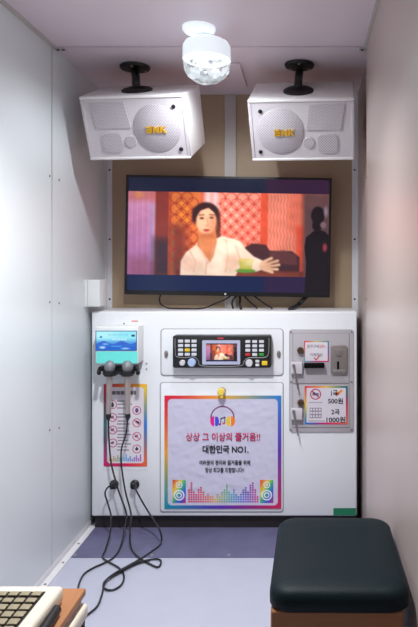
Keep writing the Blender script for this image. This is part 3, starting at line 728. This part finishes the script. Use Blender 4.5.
for ix in (172.4, 260):
    x0, y0, x1, y1 = ix, 480, ix + 13.4, 503
    u = (pc.X - x0) / 13.4 * .5 + (pc.Y - y0) / 23 * .5
    stp = np.array([(222, 40, 50), (240, 150, 40), (236, 214, 70), (60, 180, 120), (40, 110, 210), (110, 60, 190), (214, 30, 110)], float)
    uu = np.clip(u, 0, .999) * 6; ii = np.floor(uu).astype(int); ff = (uu - ii)[..., None]
    col = stp[ii] * (1 - ff) + stp[ii + 1] * ff
    m = ((pc.X > x0) & (pc.X < x1) & (pc.Y > y0) & (pc.Y < y1))[..., None]; pc.im = np.where(m, col, pc.im)
    wht = (236, 234, 244)
    pc.ring(ix + 6.7, 484.9, 2.9, 1.0, wht); pc.ell(ix + 6.7, 484.9, 1.2, 1.2, wht); pc.ring(ix + 6.7, 495.2, 4.7, 1.4, wht); pc.ring(ix + 6.7, 495.2, 2.3, 1.2, wht)
hts = [6, 9, 5, 4, 6, 7, 5, 3, 4, 3, 3, 2, 4, 3, 5, 6, 8, 5, 4, 6, 4, 3, 4, 6, 7, 5, 8, 9, 6, 3]
n = len(hts)
stp = np.array([(206, 30, 90), (214, 40, 90), (226, 90, 60), (228, 170, 60), (130, 180, 110), (50, 160, 190), (70, 110, 210), (130, 60, 190), (210, 40, 130)], float)
for i, h_ in enumerate(hts):
    x = 188.2 + i * 2.36; k = i / (n - 1) * 7.999; col = stp[int(k)] * (1 - k % 1) + stp[int(k) + 1] * (k % 1)
    for j in range(h_): pc.rect(x, 500.8 - j * 2.3, x + 1.75, 502.5 - j * 2.3, col)
PY = CF - .0046 - .0035
wr_ = lambda X, Y: (.0016 * smoothnoise(X, Y, 40, 3) + .0009 * smoothnoise(X, Y, 17, 5)) * np.clip(np.minimum(np.minimum(X - 164.4, 281.2 - X), np.minimum(Y - 395.6, 508.8 - Y)) / 8, 0, 1)
ps = sheet('poster', 'big rainbow-bordered poster with headphones on the lower cabinet door', pc, PY, wr_, .3, .25)
TY_ = PY - .0028
text('headline_text', '상상 그 이상의 즐거움!!', (185.8, 432.6, 260, 441.2), TY_, M_inkmag, ps, .018)
text('middle_text', '대한민국 NO1.', (202.6, 445.2, 248.6, 453.4), TY_, M_ink, ps, .03)
text('small_text', '여러분의 편의와 즐거움을 위해', (199.4, 460.2, 250.2, 465.2), TY_, M_ink, ps, .018)
text('small_text', '항상 최고를 지향합니다!!', (205.2, 467.6, 244.2, 472.6), TY_, M_ink, ps, .018)
# the notice under the microphones
nc = Canvas(103.6, 384, 147, 466.4, 220, 400, (224, 218, 226))
perim(nc, 103.6, 384, 147, 466.4, 3.2, [(206, 24, 62), (240, 120, 40), (246, 200, 60), (50, 120, 210), (238, 100, 50), (220, 20, 90), (206, 20, 110), (70, 150, 150)], 3)
for k in range(16):
    hh_ = [4, 3, 6, 4, 7, 5, 3, 5, 8, 4, 6, 3, 5, 7, 4, 8][k]; f = k / 15
    col = np.array((232, 160, 60)) * max(0, 1 - 2 * f) + np.array((80, 170, 220)) * (1 - abs(2 * f - 1)) + np.array((190, 90, 190)) * max(0, 2 * f - 1)
    nc.rect(109 + k * 2.05, 461.5 - hh_ * .9, 110.4 + k * 2.05, 461.5, col)
nc.rect(112, 391, 136, 394.6, (66, 52, 58), .75)
for k in range(5): nc.rect(115.6 + k * 4.4, 390.5, 116.4 + k * 4.4, 395, (214, 206, 212), .8)
rows = [401, 404.2, 408, 414, 417, 421, 424, 428, 431, 434.5, 437.5, 440.5, 444, 446.8, 450]
for i, y in enumerate(rows): nc.rect(117 + (i % 2) * .6, y - .55, 117 + [12, 15, 9, 10, 14, 11, 13, 8, 12, 14, 9, 11, 14, 10, 12][i], y + .55, (120, 104, 120), .85)
circ = [(112.6, 404.6), (136.8, 410.4), (112.6, 417.4), (136.8, 422.8), (112.8, 430), (136.8, 436.4), (112.8, 443), (136.8, 449)]
for i, (x, y) in enumerate(circ):
    nc.ring(x, y, 4.0, .9, (196, 84, 120))
    dk = (62, 48, 72)
    if i == 0: nc.ell(x, y + .6, 1.5, 2.2, dk); nc.ell(x, y - 1.4, .8, 1.2, dk)
    elif i == 1: nc.ell(x, y, 1.8, 2.4, (120, 80, 140)); nc.rect(x - .3, y - 2.4, x + .3, y + 2.4, dk)
    elif i == 3: nc.ell(x + .6, y - .6, 2.6, 1.3, dk, rot=.5)
    elif i == 7: nc.ell(x, y, 1.6, 1.6, dk); nc.rect(x - .5, y - 2.4, x + .5, y + .5, dk)
    else: nc.ell(x - .6, y, 1.7, 1.2, (110, 80, 116)); nc.rect(x - .4, y - 1.8, x + 1.2, y - .4, (130, 90, 130))
    if i in (2, 3, 4, 5): nc.line(x - 2.7, y - 2.7, x + 2.7, y + 2.7, .8, (196, 84, 120))
sheet('notice_sheet', 'narrow rainbow-bordered notice with round icons hanging behind the microphones', nc, CF - .002, None, .35)
obj('clear_tape', rslab(B(), (102.5, 466.9, 148.3, 470), CF - .0006, .0006, .4), M_tape, bpy.data.objects['notice_sheet'])
# small sticker above the bill slot
s1 = Canvas(304, 341, 328.8, 362, 150, 130, (222, 216, 224))
perim(s1, 304, 341, 328.8, 362, 1.1, [RD, (210, 200, 110), (60, 130, 130), PU, MG, (204, 60, 130), (90, 170, 190), (222, 130, 130)], .5)
s1.poly([(313.6, 358), (316.2, 360.8), (320.4, 355.6), (319.4, 355), (316, 359), (314.4, 357.2)], (206, 70, 84))
t = sheet('price_sticker', 'small rainbow-edged sticker with two lines of print above the bill slot', s1, GD - .0009, None, .35)
text('sticker_text', '음주구매', (307.2, 344.6, 319, 348.2), GD - .0012, M_inkgrey, t)
text('sticker_text', '20-', (319.6, 344.8, 326, 347.8), GD - .0012, M_inkred, t)
text('sticker_text', '지폐투입', (310, 353, 322.4, 356.4), GD - .0012, M_inkgrey, t)
# price sticker on the lower coin door
s2 = Canvas(304.7, 386, 347.8, 424.4, 260, 230, (216, 210, 220))
perim(s2, 304.7, 386, 347.8, 424.4, 1.9, [(214, 60, 70), (232, 190, 80), (30, 110, 120), (206, 40, 80), (226, 110, 80), MG, (40, 120, 200), YL], .6)
s2.ring(315.6, 394.2, 5.0, 1.1, (186, 52, 86)); s2.line(312, 390.8, 319, 397.6, 1.1, (186, 52, 86))
s2.rect(312.4, 393, 318.8, 395.6, (110, 70, 110), .8); s2.rect(312.6, 392.2, 315.2, 394, (72, 60, 84), .8)
s2.rect(309, 402.2, 322.6, 402.9, (150, 140, 152)); s2.rect(308.4, 404.6, 346, 404.9, (190, 184, 196), .7)
s2.rect(309.6, 407.8, 321.6, 418.2, (128, 116, 128), .8)
for i in range(4):
    for j in (0, 1, 2): s2.rect(310.2 + i * 2.9, 408.6 + j * 3.3, 312 + i * 2.9, 410.6 + j * 3.3, (222, 216, 226))
s2.rect(309.6, 412.6, 321.6, 413.4, (214, 206, 216)); s2.rect(308.4, 420.6, 325, 421.4, (150, 140, 152))
s2.poly([(335.6, 393.6), (341.4, 389.4), (343, 391), (338, 395.6)], (240, 150, 50)); s2.ell(337, 394, 2.2, 1.2, (190, 60, 60), rot=-.5)
t = sheet('price_sticker', 'square rainbow-edged price sticker listing two prices on lower coin door', s2, GD - .0009, None, .35)
for s_, bx in (('1곡', (331, 390, 337.6, 396.2)), ('500원', (328, 398, 343, 403.8)), ('2곡', (331.4, 409.2, 339.6, 414.8)), ('1000원', (326.4, 416.6, 345.4, 422.6))):
    text('price_text', s_, bx, GD - .0012, M_ink, t, .02)

# ------------------------------------------------------------------ microphones
def mic(label, xt, yt, xb, yb):
    top = P(xt, yt, HY); bot = P(xb, yb, HY); ax = (bot - top).normalized(); L = (bot - top).length
    t = thing('microphone', label, 'microphone', bot, (0, 0, 0), 'microphones hanging from the dock')
    obj('mesh_head', lathe(B(), top, ax, [(0, -.024), (.010, -.022), (.018, -.015), (.0225, -.004), (.023, .006), (.0205, .018), (.017, .024), (0, .024)], 28), M_mesh, t)
    obj('handle', lathe(B(), top, ax, [(0, .0242), (.0165, .0242), (.0165, .032), (.0125, .044), (.0118, .09), (.0105, L - .012), (0, L - .012)], 24), M_michandle, t)
    obj('cable_plug', lathe(B(), top, ax, [(0, L - .0118), (.0112, L - .0118), (.0112, L), (.006, L + .014), (0, L + .016)], 20), M_black, t)
mic('left of the two silver microphones hanging head-up under the lit dock', 110, 366, 108.4, 416.5)
mic('right of the two silver microphones hanging head-up under the lit dock', 127.6, 366, 127.7, 416.5)
def cord(name, label, pts, r, group, per=8, cat='cable', m=None):
    return tag(obj(name, tube(B(), spline(pts, per), r, 8), m or M_cable), label, cat, group)
G = 'black cables hanging below the microphones'
A_ = lambda *s_: [P(*q_) for q_ in s_]
FL = lambda *s_: [F(*q_) for q_ in s_]
cord('microphone_cable', 'black cable dropping from the left microphone past the left jack to the floor',
     A_((108.4, 418.5, 2.55), (109, 440, 2.57), (111, 462, 2.575), (114.5, 477, 2.575), (119, 492, 2.57), (126, 512, 2.55), (126, 521, 2.52)) + FL((121, 545, .02), (114, 557), (104, 563), (93, 568), (84, 574), (79, 584), (76, 600)), .0035, G)
cord('microphone_cable', 'black cable from the right microphone ending in a loop on the floor',
     A_((127.7, 418.5, 2.55), (126, 434, 2.57), (121.5, 449, 2.58), (121.5, 466, 2.58), (125.5, 492, 2.57), (131, 514, 2.55), (129.8, 532, 2.48)) + FL((131, 547, .012), (137, 556), (148, 563), (158, 567), (161, 561), (155, 559), (140, 562), (124, 570), (110, 578)), .0035, G)
cord('microphone_cable', 'black cable from the left jack curling into a loop on the lavender floor',
     A_((114, 486.5, 2.602), (109, 486.5, 2.585), (105, 493, 2.58), (108, 504, 2.57), (111, 516, 2.55), (110.5, 530, 2.5)) + FL((106, 548, .014), (102.5, 557), (109, 562), (119, 568), (124, 576), (121, 585), (112, 590), (104, 588), (105, 581), (117, 573, .012), (135, 563, .014), (150, 560)), .0035, G)
cord('microphone_cable', 'black cable from the right jack sweeping right then down toward the side table',
     A_((135, 486.5, 2.602), (136, 490, 2.585), (143, 503, 2.575), (151, 516, 2.56), (160, 531, 2.5)) + FL((161, 543, .012), (152, 551), (140, 559), (124, 568, .014), (112, 575, .016), (105, 582, .013), (102, 594), (98, 605), (91, 612), (80, 620)), .0035, G)

# ------------------------------------------------------------------ wires under the television
G = 'black wires under the television'
zt = c0.z + .006
def Tt(px, py): # a point on the cabinet's top
    Y = (EYE - zt) * FPX / (py - VY); return Vector(((px - VX) / FPX * Y, min(Y, 2.87), zt))
cord('television_wire', 'long black wire looping from the television down left along the cabinet top', A_((161, 294, 2.865), (159.5, 299, 2.85), (161, 304, 2.84)) + [Tt(168, 308), Tt(185, 308.6), Tt(203, 308.2)] + A_((214, 304, 2.82), (226, 299, 2.85), (233, 294, 2.88)), .0035, G)
cord('television_wire', 'short black wire at the left of the bundle under the television', A_((238, 294, 2.88), (234, 298.5, 2.855), (232, 303, 2.84)) + [Tt(233, 308)], .004, G)
cord('television_wire', 'thick black wire in the middle of the bundle under the television', A_((239, 294, 2.88), (240, 299, 2.855), (239.5, 304, 2.835)) + [Tt(241, 308.6)], .0058, G)
cord('television_wire', 'black wire falling right out of the bundle under the television', A_((243, 294, 2.885), (247, 299, 2.86), (252, 304, 2.84)) + [Tt(257, 308)], .004, G)
cord('television_wire', 'black wire sloping right from the television to the cabinet top', A_((252, 294, 2.885), (258, 299, 2.86), (265, 304, 2.84)) + [Tt(272, 308.4)], .004, G)
cord('television_wire', 'thick black wire slanting under the right end of the television', A_((311, 292, 2.885), (304, 299, 2.86), (298, 305, 2.84)) + [Tt(290, 309)], .010, G)

# ------------------------------------------------------------------ white box on the left wall
bx0 = Vector((XL + .0005, 2.605, .968)); bx1 = Vector((XL + .066, 2.70, 1.083))
t = thing('wall_box', 'plain white plastic box on the left wall above the cabinet corner', 'box', (XL, 2.65, .968))
obj('box_cover', box(B(), bx0 + Vector((.012, 0, 0)), bx1, .004, 3), M_whiteplastic, t)
obj('box_backplate', box(B(), bx0, (XL + .0118, 2.70, 1.083), .001, 1), M_whiteplastic, t)

# ------------------------------------------------------------------ stool
SH = .487
x0, x1, y0, y1 = -.074, .2155, 1.225, 1.605
st = thing('stool', 'black padded vinyl stool on a brown wooden box in front of the cabinet', 'stool', ((x0 + x1) / 2, (y0 + y1) / 2, 0), (0, 0, R(-0.6)))
hx, hy = (x1 - x0) / 2, (y1 - y0) / 2
bm = B()
ol = rpoly(-hx, -hy, hx, hy, .045, 8)
prev = None; rings = []
for ins, z in ((.006, SH - .047), (0, SH - .042), (0, SH - .022), (.003, SH - .012), (.010, SH - .005), (.022, SH - .001), (.05, SH + .002), (.09, SH + .0035)):
    rings.append([bm.verts.new((x * (hx - ins) / hx, y * (hy - ins) / hy, z)) for x, y in ol])
for A2, C2 in zip(rings, rings[1:]):
    for k in range(len(ol)): bm.faces.new((A2[k], A2[(k + 1) % len(ol)], C2[(k + 1) % len(ol)], C2[k]))
bm.faces.new(rings[0][::-1]); bm.faces.new(rings[-1])
obj('seat', bm, M_vinyl, st, True, smooth=60)
obj('box_base', box(B(), (-hx + .004, -hy + .010, .012), (hx - .016, hy - .012, SH - .0472), .003, 1), M_wood, st, True)
for sx in (-1, 1):
    for sy in (-1, 1): obj('foot', cyl(B(), (sx * (hx - .04), sy * (hy - .04), .0), (sx * (hx - .04), sy * (hy - .04), .0119), .014, .016, 16), M_black, st, True)

# ------------------------------------------------------------------ side table, remote and pen
TZ = .50; tx = -.437; ty = 1.213
t = thing('side_table', 'low brown-topped side table with a cream rim near the left wall', 'table', (-.66, 1.0, 0))
obj('tabletop', box(B(), (-.90, .78, TZ - .014), (tx, ty, TZ), .003, 2), M_woodtop, t)
obj('apron', box(B(), (-.89, .79, TZ - .026), (tx - .006, ty - .010, TZ - .0142)), mat('pinkish_board', (196, 164, 156), .5), t)
obj('lower_rim', box(B(), (-.90, .78, TZ - .056), (tx + .006, ty - .002, TZ - .0262), .008, 3), M_cream, t)
for x in (-.87, tx - .012):
    for y in (.81, ty - .02): obj('leg', cyl(B(), (x, y, 0), (x, y, TZ - .0562), .013, .016, 16), M_black, t)
rx1, ry1, rz = -.461, 1.163, TZ + .0006
RT = TZ + .032
t = thing('song_remote', 'cream song-selection keypad with beige keys lying on the brown table', 'remote control', (-.57, 1.07, rz))
obj('remote_frame', frame(B(), -.70, .93, rx1, ry1, .022, .03, .024, .016, 0, 1) if False else box(B(), (-.70, .93, rz), (rx1, ry1, RT), .008, 3), M_cream, t)
obj('key_bed', box(B(), (-.684, .95, RT + .0002), (rx1 - .024, ry1 - .026, RT + .0012)), M_black, t)
for r_ in range(8):
    for c_ in range(9):
        x = rx1 - .036 - c_ * .0212; y = ry1 - .0375 - r_ * .0222
        if y < .965 or x < -.678: continue
        hy_ = .0072 if r_ < 2 else .0086
        obj('key', box(B(), (x - .0088, y - hy_, RT + .0013), (x + .0088, y + hy_, RT + .005), .0022, 2), M_key, t)
bm = B(); tube(bm, [Vector((-.4575, 1.118, TZ + .0098)), Vector((-.457, 1.112, TZ + .0098)), Vector((-.4485, .985, TZ + .0098))], .0092, 14)
tag(obj('pen', bm, M_black), 'black stick-shaped pen lying on the table beside the cream remote', 'pen')
